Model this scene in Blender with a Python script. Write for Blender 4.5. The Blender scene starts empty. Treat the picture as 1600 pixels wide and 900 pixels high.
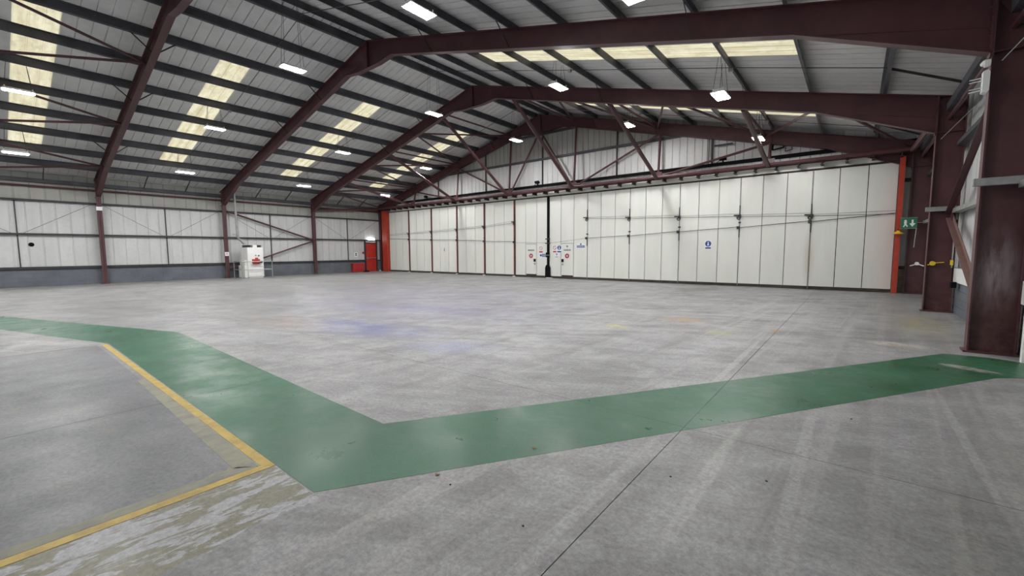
import bpy, math, random
from mathutils import Vector, Matrix
random.seed(7)
SC = bpy.context.scene
COL = SC.collection

# ------------------------------------------------------------------ camera
cam_d = bpy.data.cameras.new('camera')
cam = bpy.data.objects.new('camera', cam_d)
COL.objects.link(cam)
cam_d.sensor_fit = 'HORIZONTAL'
cam_d.sensor_width = 36.0
cam_d.lens = 36.0 * 665.14 / 1600.0
cam_d.clip_start = 0.05
cam_d.clip_end = 300
RT = Vector((0.77956762, 0.62629678, -0.00516321))
UP = Vector((-0.05036603, 0.07090468, 0.99621072))
FW = Vector((-0.62428966, 0.77635357, -0.08681907))
m = Matrix((RT, UP, -FW)).transposed().to_4x4()
m.translation = Vector((30.4495, 0.0, 1.6))
cam.matrix_world = m
SC.camera = cam

# ------------------------------------------------------------------ world, exposure
world = bpy.data.worlds.new('overcast_sky')
SC.world = world
world.use_nodes = True
bg = world.node_tree.nodes['Background']
bg.inputs[0].default_value = (0.93, 0.96, 1.0, 1)
bg.inputs[1].default_value = 1.6
SC.view_settings.view_transform = 'Standard'
SC.view_settings.look = 'None'
SC.view_settings.exposure = 0.0
SC.view_settings.gamma = 1.0
LAMP = 280.0          # emission strength of every hanging light

# ------------------------------------------------------------------ dimensions
XR = 31.87            # inner face of right columns (left ones stand at x = 0)
YF = [-7.2, -1.6, 4.0, 9.6, 15.2, 20.8]     # portal frames
YG = 20.8
XC = XR / 2
def ztop(x):          # top of the rafters
    return 5.38 + 0.2525 * (x if x < XC else XR - x)
YB = -7.55            # back wall face

# ------------------------------------------------------------------ node helpers
class NT:
    def __init__(s, name):
        s.m = bpy.data.materials.new(name); s.m.use_nodes = True
        s.t = s.m.node_tree; s.n = s.t.nodes; s.l = s.t.links
        s.b = s.n['Principled BSDF']; s.out = s.n['Material Output']
        s.g = s.n.new('ShaderNodeNewGeometry')
        s.pos = s.g.outputs['Position']
    def lk(s, a, b): s.l.new(a, b)
    def setin(s, sock, v):
        if hasattr(v, 'is_linked') or isinstance(v, bpy.types.NodeSocket): s.l.new(v, sock)
        else: sock.default_value = v
    def mapping(s, scale=(1,1,1), loc=(0,0,0), rz=0.0, src=None):
        a = s.n.new('ShaderNodeMapping'); a.vector_type = 'TEXTURE'
        a.inputs['Location'].default_value = loc
        a.inputs['Rotation'].default_value = (0, 0, rz)
        a.inputs['Scale'].default_value = tuple(1.0/k for k in scale)
        s.lk(src or s.pos, a.inputs['Vector']); return a.outputs[0]
    def noise(s, vec=None, scale=5, detail=4, rough=0.55, dist=0.0):
        a = s.n.new('ShaderNodeTexNoise')
        a.inputs['Scale'].default_value = scale; a.inputs['Detail'].default_value = detail
        a.inputs['Roughness'].default_value = rough; a.inputs['Distortion'].default_value = dist
        s.lk(vec or s.pos, a.inputs['Vector']); return a.outputs['Fac']
    def ramp(s, fac, *stops):
        a = s.n.new('ShaderNodeValToRGB'); s.lk(fac, a.inputs[0])
        e = a.color_ramp.elements
        while len(e) < len(stops): e.new(0.5)
        for k, (p, c) in enumerate(stops):
            e[k].position = p
            if not isinstance(c, (tuple, list)): c = (c, c, c)
            e[k].color = (*c[:3], 1)
        return a.outputs[0]
    def mix(s, fac, a, b, mode='MIX'):
        n = s.n.new('ShaderNodeMix'); n.data_type = 'RGBA'; n.blend_type = mode
        s.setin(n.inputs[0], fac)
        for sock, v in ((n.inputs[6], a), (n.inputs[7], b)):
            if isinstance(v, (tuple, list)): sock.default_value = (*v[:3], 1)
            else: s.lk(v, sock)
        return n.outputs[2]
    def math(s, op, a, b=0.0, clamp=False):
        n = s.n.new('ShaderNodeMath'); n.operation = op; n.use_clamp = clamp
        s.setin(n.inputs[0], a); s.setin(n.inputs[1], b); return n.outputs[0]
    def sep(s):
        n = s.n.new('ShaderNodeSeparateXYZ'); s.lk(s.pos, n.inputs[0]); return n.outputs
    def blob(s, loc, size, rz=0.0):
        v = s.mapping(scale=(1/size[0], 1/size[1], 1/(size[2] if len(size) > 2 else 10)), loc=loc, rz=rz)
        g = s.n.new('ShaderNodeTexGradient'); g.gradient_type = 'SPHERICAL'
        s.lk(v, g.inputs[0]); return g.outputs['Fac']
    def rand(s):
        n = s.n.new('ShaderNodeObjectInfo'); return n.outputs['Random']
    def bump(s, h, strength=0.2, dist=0.01):
        n = s.n.new('ShaderNodeBump'); n.inputs['Strength'].default_value = strength
        n.inputs['Distance'].default_value = dist
        s.lk(h, n.inputs['Height']); s.lk(n.outputs[0], s.b.inputs['Normal'])
    def fin(s, color, rough=0.5, metal=0.0):
        s.setin(s.b.inputs['Base Color'], (*color[:3], 1) if isinstance(color, (tuple, list)) else color)
        s.setin(s.b.inputs['Roughness'], rough)
        s.b.inputs['Metallic'].default_value = metal
        return s.m

def plain(name, c, rough=0.5, metal=0.0, var=0.12, scale=3.0):
    t = NT(name); f = t.noise(scale=scale, detail=5)
    lo = tuple(k * (1 - var) for k in c); hi = tuple(min(1, k * (1 + var)) for k in c)
    return t.fin(t.ramp(f, (0.3, lo), (0.7, hi)), rough, metal)

# ------------------------------------------------------------------ materials
M = {}
# maroon structural paint, scuffed and dusty near the floor
t = NT('maroon_paint')
c = t.ramp(t.noise(scale=1.3, detail=6, rough=0.65), (0.3, (0.058, 0.020, 0.026)), (0.7, (0.098, 0.034, 0.040)))
z = t.sep()[2]
low = t.math('MULTIPLY', t.math('SUBTRACT', 1.0, t.math('MULTIPLY', z, 0.7), True), t.ramp(t.noise(scale=5, detail=6, rough=0.7), (0.45, 0), (0.75, 0.55)))
c = t.mix(low, c, (0.19, 0.115, 0.085))
st = t.math('MULTIPLY', t.blob((32.12, 9.6, 1.25), (0.30, 1.0, 0.75)), t.ramp(t.noise(t.mapping(scale=(9, 9, 1.6)), 1.0, 6, 0.7), (0.38, 0.1), (0.62, 1.0)))
c = t.mix(t.math('MULTIPLY', st, 1.1, True), c, (0.27, 0.22, 0.24))
M['maroon'] = t.fin(c, 0.48)
M['lit_maroon'] = plain('lit_face_maroon_paint', (0.17, 0.095, 0.085), 0.55, var=0.2)  # maroon lightened to brown: light on the brace face put into the colour
M['red_seal'] = plain('red_brown_door_edge', (0.34, 0.06, 0.045), 0.5, var=0.25)
M['dark_seal'] = plain('dark_door_gap', (0.035, 0.018, 0.018), 0.7)
M['black'] = plain('black_rubber', (0.006, 0.006, 0.007), 0.95)
M['black'].node_tree.nodes['Principled BSDF'].inputs['Specular IOR Level'].default_value = 0.15
M['orange'] = plain('orange_red_paint', (0.41, 0.045, 0.022), 0.5, var=0.15)
M['red'] = plain('red_door_paint', (0.48, 0.028, 0.018), 0.45, var=0.15)
M['crimson'] = plain('crimson_cabinet_paint', (0.38, 0.018, 0.022), 0.45, var=0.2)
M['purlin'] = plain('dusty_galvanised_purlin', (0.064, 0.065, 0.076), 0.6, var=0.35, scale=1.5)
M['rail'] = plain('dark_wall_rail', (0.028, 0.028, 0.031), 0.6, var=0.3)
M['galv'] = plain('galvanised_steel', (0.33, 0.34, 0.34), 0.4, 0.5, 0.2, 6)
M['wire'] = plain('steel_wire', (0.07, 0.07, 0.075), 0.5, 0.3)
M['white'] = plain('white_plastic', (0.78, 0.79, 0.78), 0.4, var=0.04)
M['sign_white'] = plain('white_sign_face', (0.80, 0.82, 0.84), 0.4, var=0.03)
M['sign_red'] = plain('red_sign_print', (0.50, 0.05, 0.05), 0.4, var=0.05)
M['sign_blue'] = plain('blue_sign_print', (0.025, 0.075, 0.26), 0.4, var=0.05)
M['sign_navy'] = plain('dark_print', (0.02, 0.045, 0.055), 0.4, var=0.05)
M['sign_teal'] = plain('teal_print', (0.06, 0.25, 0.24), 0.4, var=0.05)
M['sign_green'] = plain('green_exit_sign', (0.02, 0.16, 0.09), 0.4, var=0.08)
M['yellow_paint'] = plain('yellow_enamel', (0.72, 0.52, 0.03), 0.4, var=0.08)
M['leaf'] = plain('dry_leaf', (0.28, 0.19, 0.09), 0.8, var=0.4, scale=40)
M['rubber'] = plain('dark_debris', (0.03, 0.03, 0.03), 0.8)
# white profiled cladding with faint grime towards the bottom
def clad(name, c, grime):
    t = NT(name)
    f = t.noise(t.mapping(scale=(2.5, 2.5, 0.35)), 1.0, 6, 0.65)
    k = t.ramp(f, (0.3, tuple(v * 0.87 for v in c)), (0.65, c))
    r = t.rand()
    k = t.mix(t.math('MULTIPLY', r, 0.10), k, tuple(v * 0.6 for v in c))
    g = t.ramp(t.noise(scale=7, detail=6, rough=0.7), (0.5, 0), (0.8, grime))
    return t.fin(t.mix(g, k, (0.30, 0.28, 0.25)), 0.5)
M['wall_sheet'] = clad('white_wall_cladding', (0.59, 0.60, 0.605), 0.25)
M['roof_sheet'] = clad('grey_white_roof_cladding', (0.70, 0.70, 0.695), 0.2)
M['gable_sheet'] = clad('white_gable_cladding', (0.64, 0.645, 0.65), 0.2)
M['dark_sheet'] = clad('grey_cladding', (0.36, 0.375, 0.36), 0.2)
M['upper_sheet'] = clad('upper_grey_cladding', (0.38, 0.385, 0.36), 0.25)  # greyer tone for the sheets above the rails
# cream sliding door skins
t = NT('cream_door_panel')
k = t.ramp(t.noise(t.mapping(scale=(1.6, 1.6, 0.25)), 1.0, 6, 0.6), (0.3, (0.69, 0.71, 0.66)), (0.7, (0.765, 0.78, 0.73)))
sz = t.sep()
rust = t.math('MULTIPLY', t.blob((29.0, 20.8, 1.3), (0.22, 1.0, 1.4)), 0.5)
k = t.mix(rust, k, (0.42, 0.30, 0.18))
rust2 = t.math('MULTIPLY', t.blob((31.5, 20.8, 1.8), (0.9, 1.0, 3.4)), 0.55)
k = t.mix(rust2, k, (0.62, 0.46, 0.44))
M['door'] = t.fin(k, 0.45)
M['door_bottom'] = plain('rusty_bottom_rail', (0.045, 0.035, 0.026), 0.8, var=0.5)
# painted blockwork
t = NT('blue_grey_blockwork_paint')
k = t.ramp(t.noise(scale=1.4, detail=6), (0.3, (0.090, 0.102, 0.125)), (0.7, (0.135, 0.150, 0.178)))
M['block'] = t.fin(t.mix(t.math('MULTIPLY', t.rand(), 0.25), k, (0.16, 0.16, 0.17)), 0.6)
M['brick'] = plain('tan_blockwork', (0.20, 0.165, 0.115), 0.8, var=0.3)
# rooflight
t = NT('yellowed_rooflight')
f = t.noise(t.mapping(scale=(0.7, 4.5, 0.7)), 1.0, 5, 0.6)
k = t.ramp(f, (0.32, (0.66, 0.58, 0.37)), (0.68, (0.90, 0.84, 0.62)))
k = t.mix(t.ramp(t.noise(scale=3.0, detail=7, rough=0.75), (0.5, 0), (0.72, 0.55)), k, (0.42, 0.36, 0.22))
t.n.remove(t.b)
tr = t.n.new('ShaderNodeBsdfTranslucent'); df = t.n.new('ShaderNodeBsdfDiffuse')
mx = t.n.new('ShaderNodeMixShader'); mx.inputs[0].default_value = 0.35
t.lk(k, tr.inputs[0]); t.lk(k, df.inputs[0])
t.lk(tr.outputs[0], mx.inputs[1]); t.lk(df.outputs[0], mx.inputs[2]); t.lk(mx.outputs[0], t.out.inputs[0])
M['skylight'] = t.m
# lamp diffuser
t = NT('lit_lamp_diffuser')
t.b.inputs['Emission Color'].default_value = (1.0, 0.985, 0.97, 1)
t.b.inputs['Emission Strength'].default_value = LAMP
M['lamp'] = t.fin((0.9, 0.9, 0.9), 0.5)
t = NT('lit_bulkhead_diffuser')
t.b.inputs['Emission Color'].default_value = (1.0, 1.0, 1.0, 1)
t.b.inputs['Emission Strength'].default_value = 5.0
M['lamp_small'] = t.fin((0.9, 0.9, 0.9), 0.5)

# concrete floor
TRACKS = [(29.71, 3.1, 0.06, 1.3, 0.0), (30.20, 3.9, 0.05, 2.6, 0.0), (29.20, 2.2, 0.05, 1.8, 0.0), (31.24, 5.2, 0.04, 1.8, 0.0), (29.20, 6.5, 0.05, 3.0, 0.0)]
CRUMBS = [(29.51, 2.95, 'dark crumb on the concrete just right of the long floor joint'), (30.05, 3.30, 'dark crumb on the concrete between the tyre tracks, rightmost of the near ones'),
          (29.02, 1.87, 'dark crumb on the concrete left of the long floor joint, nearest the camera'), (28.36, 1.91, 'dark crumb on the concrete beside the dry leaf at the walkway corner'),
          (30.5, 5.04, 'dark crumb near the lower edge of the green walkway at the right')]
def concrete_colour(t):
    s = t.sep(); X, Y = s[0], s[1]
    big = t.noise(scale=0.55, detail=6, rough=0.62)
    c = t.ramp(big, (0.30, (0.19, 0.19, 0.194)), (0.70, (0.298, 0.298, 0.308)))
    # pale scuffs in two directions, and darker grime between them
    st = t.noise(t.mapping(scale=(0.5, 2.4, 1), rz=0.45), 1.0, 8, 0.7)
    c = t.mix(t.ramp(st, (0.44, 0), (0.66, 0.75)), c, (0.405, 0.408, 0.42))
    st3 = t.noise(t.mapping(scale=(1.5, 1.1, 1), loc=(5, 2, 0)), 1.0, 9, 0.72)
    c = t.mix(t.ramp(st3, (0.50, 0), (0.62, 0.70)), c, (0.395, 0.40, 0.412))
    st5 = t.noise(t.mapping(scale=(2.6, 4.2, 1), loc=(2, 5, 0), rz=0.35), 1.0, 9, 0.78)
    c = t.mix(t.ramp(st5, (0.50, 0), (0.64, 0.42)), c, (0.15, 0.149, 0.148))
    st2 = t.noise(t.mapping(scale=(2.2, 0.25, 1), loc=(3, 9, 0)), 1.0, 7, 0.72)
    c = t.mix(t.ramp(st2, (0.50, 0), (0.68, 0.55)), c, (0.150, 0.147, 0.142))
    st4 = t.noise(t.mapping(scale=(0.9, 3.4, 1), loc=(1, 7, 0), rz=-0.25), 1.0, 8, 0.72)
    c = t.mix(t.ramp(st4, (0.55, 0), (0.72, 0.5)), c, (0.15, 0.147, 0.145))
    # tyre tracks running down the hall on the right
    trk = t.math('MULTIPLY', t.math('GREATER_THAN', X, 28.2), t.ramp(t.noise(t.mapping(scale=(5.0, 0.10, 1), rz=-0.06), 1.0, 4, 0.6), (0.50, 0), (0.62, 0.75)))
    trk = t.math('MULTIPLY', trk, t.ramp(t.noise(scale=6, detail=6, rough=0.75), (0.35, 0.2), (0.6, 1)))
    c = t.mix(trk, c, (0.38, 0.375, 0.37))
    for lx, ly, sx, sy, rz_ in TRACKS:
        k = t.math('MULTIPLY', t.math('MULTIPLY', t.blob((lx, ly, 0), (sx, sy), rz_), 3.0, True), t.ramp(t.noise(scale=14, detail=6, rough=0.8), (0.38, 0.15), (0.6, 0.95)))
        c = t.mix(k, c, (0.40, 0.40, 0.405))
    # darker in noise-shaped patches towards the right wall
    dk = t.ramp(t.math('MULTIPLY', t.math('SUBTRACT', X, 28.5), 0.25, True), (0.0, 0.0), (1.0, 0.40))
    dk = t.math('MULTIPLY', dk, t.ramp(t.noise(t.mapping(scale=(1.3, 0.5, 1)), 1.0, 8, 0.7), (0.36, 0.15), (0.60, 1.35)))
    c = t.mix(dk, c, (0.155, 0.152, 0.138))
    # greyer painted bay inside the yellow lines
    inb = t.math('MULTIPLY', t.math('LESS_THAN', X, 27.0), t.math('LESS_THAN', Y, 1.16))
    inb = t.math('MULTIPLY', inb, t.math('GREATER_THAN', X, 20.25))
    gb = t.ramp(t.noise(scale=1.1, detail=8, rough=0.7), (0.35, (0.105, 0.112, 0.128)), (0.68, (0.20, 0.205, 0.222)))
    c = t.mix(t.math('MULTIPLY', inb, 0.80), c, gb)
    yel = t.ramp(t.noise(scale=2.6, detail=7, rough=0.75), (0.56, 0), (0.68, 0.35))
    c = t.mix(t.math('MULTIPLY', yel, inb), c, (0.28, 0.26, 0.15))
    # flaking pale strip beside the yellow line
    edge = t.math('ADD', 27.55, t.math('MULTIPLY', t.noise(t.mapping(scale=(2, 2, 1)), 1.0, 5, 0.6), 0.55))
    fl = t.math('MULTIPLY', t.math('GREATER_THAN', X, 27.125), t.math('LESS_THAN', X, edge))
    fl = t.math('MULTIPLY', fl, t.math('LESS_THAN', Y, 1.27))
    f = t.noise(t.mapping(scale=(9.5, 2.6, 1), rz=-0.05), 1.0, 12, 0.64, 0.5)
    fc = t.ramp(f, (0.492, (0.225, 0.218, 0.16)), (0.508, (0.40, 0.405, 0.43)))
    fc = t.mix(t.ramp(t.noise(scale=14, detail=6, rough=0.7), (0.5, 0), (0.72, 0.5)), fc, (0.17, 0.17, 0.155))
    c = t.mix(fl, c, fc)
    dl = t.ramp(t.math('MULTIPLY', t.math('SUBTRACT', 19.0, X), 0.06, True), (0.0, 0.0), (1.0, 0.5))
    dl = t.math('MULTIPLY', dl, t.ramp(t.noise(t.mapping(scale=(0.35, 0.6, 1)), 1.0, 8, 0.7), (0.36, 0.15), (0.60, 1.35)))
    c = t.mix(dl, c, (0.205, 0.203, 0.195))
    # violet and pale blue paint stains
    br = t.ramp(t.noise(scale=1.1, detail=7, rough=0.68), (0.35, 0.1), (0.65, 1.0))
    for loc, size, rz, col, amt in (((22.4, 5.0, 0), (2.4, 0.9), 0.15, (0.14, 0.155, 0.32), 1.6),
                                    ((20.6, 7.4, 0), (5.5, 2.2), 0.2, (0.21, 0.20, 0.32), 1.1),
                                    ((25.2, 4.8, 0), (1.0, 0.6), 0.4, (0.24, 0.26, 0.38), 1.5),
                                    ((17.5, 10.5, 0), (8, 4), 0.0, (0.24, 0.23, 0.32), 0.9)):
        k = t.math('MULTIPLY', t.math('MULTIPLY', t.blob(loc, size, rz), amt), br, True)
        c = t.mix(k, c, col)
    for loc, size, col, amt in (((26.6, 8.35, 0), (0.34, 0.25), (0.42, 0.40, 0.16), 2.2), ((28.5, 8.85, 0), (0.3, 0.3), (0.36, 0.36, 0.17), 2.0),
                                ((27.4, 10.1, 0), (0.7, 0.42), (0.36, 0.27, 0.17), 2.4), ((29.3, 9.7, 0), (0.12, 0.2), (0.42, 0.26, 0.1), 1.6),
                                ((31.1, 9.5, 0), (0.5, 0.28), (0.44, 0.42, 0.38), 3.5), ((31.1, 9.35, 0), (0.3, 0.2), (0.25, 0.19, 0.13), 1.5), ((20.4, 4.3, 0), (1.8, 0.8), (0.34, 0.27, 0.23), 1.0),
                                ((31.6, 12.4, 0), (0.6, 2.5), (0.30, 0.27, 0.18), 1.6), ((26.98, 1.02, 0), (0.12, 0.16), (0.44, 0.36, 0.12), 2.6)):
        k = t.math('MULTIPLY', t.math('MULTIPLY', t.blob(loc, size), amt), t.ramp(t.noise(scale=5, detail=7, rough=0.75), (0.4, 0), (0.58, 1.0)), True)
        c = t.mix(k, c, col)
    # fine grain and dark specks
    g = t.noise(scale=30, detail=6, rough=0.85)
    c = t.mix(0.95, c, t.ramp(g, (0.3, 0.28), (0.7, 0.72)), 'OVERLAY')
    sp = t.ramp(t.noise(scale=7, detail=4, rough=0.85), (0.68, 0), (0.74, 0.75))
    c = t.mix(sp, c, (0.085, 0.085, 0.08))
    return c
t = NT('worn_concrete')
c = concrete_colour(t)
c = t.mix(t.math('MULTIPLY', t.rand(), 0.12), c, (0.22, 0.22, 0.22))
rg = t.ramp(t.noise(scale=0.8, detail=8, rough=0.72), (0.35, 0.33), (0.65, 0.60))
t.b.inputs['Specular IOR Level'].default_value = 0.30
M['concrete'] = t.fin(c, rg)
t.bump(t.noise(scale=30, detail=5, rough=0.7), 0.12, 0.004)
M['joint'] = plain('dark_joint_filler', (0.11, 0.105, 0.10), 0.9)
# green walkway paint
t = NT('green_walkway_paint')
c = t.ramp(t.noise(scale=0.8, detail=6, rough=0.6), (0.3, (0.018, 0.094, 0.048)), (0.7, (0.034, 0.150, 0.080)))
w = t.ramp(t.noise(t.mapping(scale=(0.9, 3.0, 1), rz=0.5), 1.0, 8, 0.7), (0.50, 0), (0.72, 0.22))
c = t.mix(w, c, (0.14, 0.24, 0.18))
k = t.math('MULTIPLY', t.math('MULTIPLY', t.blob((31.72, 8.16, 0), (0.34, 0.12), -0.45), 4.0), t.ramp(t.noise(scale=9, detail=5), (0.42, 0), (0.5, 1.0)), True)
c = t.mix(k, c, (0.40, 0.39, 0.37))
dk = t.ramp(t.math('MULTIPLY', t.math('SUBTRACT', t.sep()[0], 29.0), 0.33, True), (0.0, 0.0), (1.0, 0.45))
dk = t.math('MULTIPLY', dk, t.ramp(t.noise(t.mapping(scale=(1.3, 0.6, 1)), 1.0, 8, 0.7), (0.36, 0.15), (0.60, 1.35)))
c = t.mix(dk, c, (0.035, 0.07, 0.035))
c = t.mix(0.35, c, t.ramp(t.noise(scale=50, detail=3), (0.3, 0.35), (0.7, 0.65)), 'OVERLAY')
t.b.inputs['Specular IOR Level'].default_value = 0.38
M['green'] = t.fin(c, t.ramp(t.noise(scale=1.6, detail=6, rough=0.7), (0.35, 0.27), (0.65, 0.5)))
# yellow line paint
t = NT('yellow_line_paint')
c = t.ramp(t.noise(scale=7, detail=6, rough=0.7), (0.35, (0.36, 0.25, 0.055)), (0.6, (0.52, 0.37, 0.07)))
c = t.mix(t.ramp(t.noise(scale=4, detail=8, rough=0.8), (0.58, 0), (0.7, 0.8)), c, (0.30, 0.22, 0.10))
M['yellow_line'] = t.fin(c, 0.5)
t = NT('faded_line_paint')
c = t.ramp(t.noise(t.mapping(scale=(5, 3, 1)), 1.0, 8, 0.75), (0.40, (0.19, 0.19, 0.175)), (0.62, (0.29, 0.285, 0.20)))
M['faded'] = t.fin(c, 0.6)

# ------------------------------------------------------------------ mesh helpers
class MB:
    def __init__(s): s.v = []; s.f = []
    def poly(s, pts, faces):
        n = len(s.v); s.v += [tuple(p) for p in pts]; s.f += [tuple(i + n for i in f) for f in faces]; return s
    def box(s, x0, x1, y0, y1, z0, z1):
        x0, x1 = sorted((x0, x1)); y0, y1 = sorted((y0, y1)); z0, z1 = sorted((z0, z1))
        return s.poly([(x0,y0,z0),(x1,y0,z0),(x1,y1,z0),(x0,y1,z0),(x0,y0,z1),(x1,y0,z1),(x1,y1,z1),(x0,y1,z1)],
                      [(3,2,1,0),(4,5,6,7),(0,1,5,4),(1,2,6,5),(2,3,7,6),(3,0,4,7)])
    def prism(s, pts, axis, a, b):      # 2-D outline swept along an axis
        n = len(pts)
        def P(p, k):
            return {'x': (k, p[0], p[1]), 'y': (p[0], k, p[1]), 'z': (p[0], p[1], k)}[axis]
        V = [P(p, a) for p in pts] + [P(p, b) for p in pts]
        F = [tuple(range(n))[::-1], tuple(range(n, 2*n))] + [(i, (i+1) % n, n+(i+1) % n, n+i) for i in range(n)]
        return s.poly(V, F)
    def bar(s, p, q, w, h, up=(0,0,1)):
        p, q = Vector(p), Vector(q); d = (q-p).normalized(); up = Vector(up)
        if abs(d.dot(up)) > 0.99: up = Vector((0,1,0))
        a = d.cross(up).normalized() * (w/2); b = a.cross(d).normalized() * (h/2)
        V = [o + i*a + j*b for o in (p, q) for i, j in ((-1,-1),(1,-1),(1,1),(-1,1))]
        return s.poly(V, [(3,2,1,0),(4,5,6,7),(0,1,5,4),(1,2,6,5),(2,3,7,6),(3,0,4,7)])
    def tube(s, p, q, r, n=8, r2=None):
        p, q = Vector(p), Vector(q); d = (q-p).normalized(); r2 = r if r2 is None else r2
        u = Vector((0,0,1)) if abs(d.z) < 0.9 else Vector((1,0,0))
        a = d.cross(u).normalized(); b = d.cross(a)
        V = [p + r*(math.cos(t)*a + math.sin(t)*b) for t in [2*math.pi*i/n for i in range(n)]]
        V += [q + r2*(math.cos(t)*a + math.sin(t)*b) for t in [2*math.pi*i/n for i in range(n)]]
        return s.poly(V, [tuple(range(n))[::-1], tuple(range(n, 2*n))] + [(i, (i+1) % n, n+(i+1) % n, n+i) for i in range(n)])
    def ring(s, c, r0, r1, axis, t, n=20, off=(0,0)):
        V = []; 
        for k in (0, 1):
            for r in (r0, r1):
                for i in range(n):
                    a = 2*math.pi*i/n; u, w = r*math.cos(a), r*math.sin(a)
                    V.append((c[0]+u, c[1]-t*k, c[2]+w) if axis == 'y' else (c[0]+t*k, c[1]+u, c[2]+w))
        F = []
        for i in range(n):
            j = (i+1) % n
            F += [(i, j, n+j, n+i), (2*n+i, 3*n+i, 3*n+j, 2*n+j), (i, 2*n+i, 2*n+j, j), (n+i, n+j, 3*n+j, 3*n+i)]
        return s.poly(V, F)
    def disc(s, c, r, axis, t, n=20):
        c = Vector(c); d = Vector((0, -t, 0)) if axis == 'y' else (Vector((t, 0, 0)) if axis == 'x' else Vector((0, 0, t)))
        return s.tube(c, c + d, r, n)
    def mesh(s, name, mat, org=(0,0,0)):
        me = bpy.data.meshes.new(name)
        o = Vector(org)
        me.from_pydata([tuple(Vector(v) - o) for v in s.v], [], s.f)
        me.materials.append(mat); me.validate(); me.update()
        import bmesh
        bm = bmesh.new(); bm.from_mesh(me); bmesh.ops.recalc_face_normals(bm, faces=bm.faces); bm.to_mesh(me); bm.free()
        return me

def wloc(o):
    v = Vector((0,0,0))
    while o is not None: v += o.location; o = o.parent
    return v
def obj(name, mb, mat, parent=None, org=None, kind=None):
    """link the collected shapes as ONE mesh object (vertices given in world space)"""
    if org is None: org = wloc(parent) if parent else (0,0,0)
    me = mb.mesh(name, mat, org)
    o = bpy.data.objects.new(name, me); COL.objects.link(o)
    o.parent = parent
    o.location = Vector(org) - (wloc(parent) if parent else Vector((0,0,0)))
    if kind: o['kind'] = kind
    return o
def tag(o, label, cat, group=None):
    o['label'] = label; o['category'] = cat
    if group: o['group'] = group
    return o
def thing(name, label, cat, loc, group=None):
    o = bpy.data.objects.new(name, None); COL.objects.link(o); o.location = loc; o.empty_display_size = 0.2
    return tag(o, label, cat, group)
def struct(name, loc=(0,0,0)):
    o = bpy.data.objects.new(name, None); COL.objects.link(o); o.location = loc; o['kind'] = 'structure'; o.empty_display_size = 0.2
    return o
def copy_part(src, parent, loc):
    c = src.copy(); COL.objects.link(c); c.parent = parent; c.location = loc; return c
def copy_tree(src, loc, label=None):
    r = src.copy(); COL.objects.link(r); r.location = loc
    if label: r['label'] = label
    for ch in src.children:
        c = ch.copy(); COL.objects.link(c); c.parent = r
        for g in ch.children:
            d = g.copy(); COL.objects.link(d); d.parent = c
    return r

# ================================================================== FLOOR
XS = [-0.6, 2.0, 6.55, 11.1, 15.65, 20.2, 24.77, 29.32, 32.75]
YS = [-7.6, -1.87, 3.88, 9.66, 15.36, 21.1]
floor = obj('floor', MB().box(-0.6, 32.75, -7.6, 21.1, -0.25, -0.02), M['joint'], kind='structure')
for i in range(len(XS)-1):
    for j in range(len(YS)-1):
        g = 0.003
        obj('concrete_slab', MB().box(XS[i]+g, XS[i+1]-g, YS[j]+g, YS[j+1]-g, -0.02, 0.0), M['concrete'], floor,
            org=((XS[i]+XS[i+1])/2, (YS[j]+YS[j+1])/2, 0))
def clip(poly, x0, x1, y0, y1):
    for ax, lim, sgn in ((0, x0, 1), (0, x1, -1), (1, y0, 1), (1, y1, -1)):
        out = []
        for k in range(len(poly)):
            a, b = poly[k-1], poly[k]
            ia, ib = (a[ax]-lim)*sgn >= 0, (b[ax]-lim)*sgn >= 0
            if ia != ib:
                u = (lim-a[ax])/(b[ax]-a[ax]); out.append((a[0]+u*(b[0]-a[0]), a[1]+u*(b[1]-a[1])))
            if ib: out.append(b)
        poly = out
        if len(poly) < 3: return []
    return poly
def paint(name, polys, mat, z=0.0015, label=None):
    mb = MB()
    for p in polys:
        for i in range(len(XS)-1):
            for j in range(len(YS)-1):
                q = clip(p, XS[i]+0.0015, XS[i+1]-0.0015, YS[j]+0.0015, YS[j+1]-0.0015)
                if q: mb.prism(q, 'z', 0.0, z)
    o = obj(name, mb, mat, floor)
    if label: o['label'] = label
    return o
paint('painted_walkway', [
    [(7.0, -1.95), (9.6, -1.95), (20.22, 1.31), (19.89, 2.39)],
    [(19.89, 2.39), (20.22, 1.31), (27.71, 1.28), (27.10, 2.24)],
    [(27.10, 2.24), (27.71, 1.28), (31.90, 7.78), (31.58, 9.12)],
    [(31.58, 9.12), (31.90, 7.78), (32.38, 8.10), (32.38, 9.02), (32.08, 9.17)]], M['green'], label='green painted walkway')
paint('painted_line', [[(27.045, -4), (27.125, -4), (27.125, 1.275), (27.045, 1.20)],
                       [(20.24, 1.215), (27.05, 1.205), (27.125, 1.28), (20.24, 1.285)]], M['yellow_line'], 0.002, 'yellow boundary line')
paint('faded_line', [[(26.93, -4), (27.04, -4), (27.04, 1.19), (26.93, 1.09)],
                     [(23.5, 1.12), (26.93, 1.06), (27.04, 1.195), (23.5, 1.205)],
                     [(20.19, -4), (20.25, -4), (20.25, 1.2), (20.19, 1.2)]], M['faded'], 0.001, 'faded older line beside the yellow one')

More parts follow.
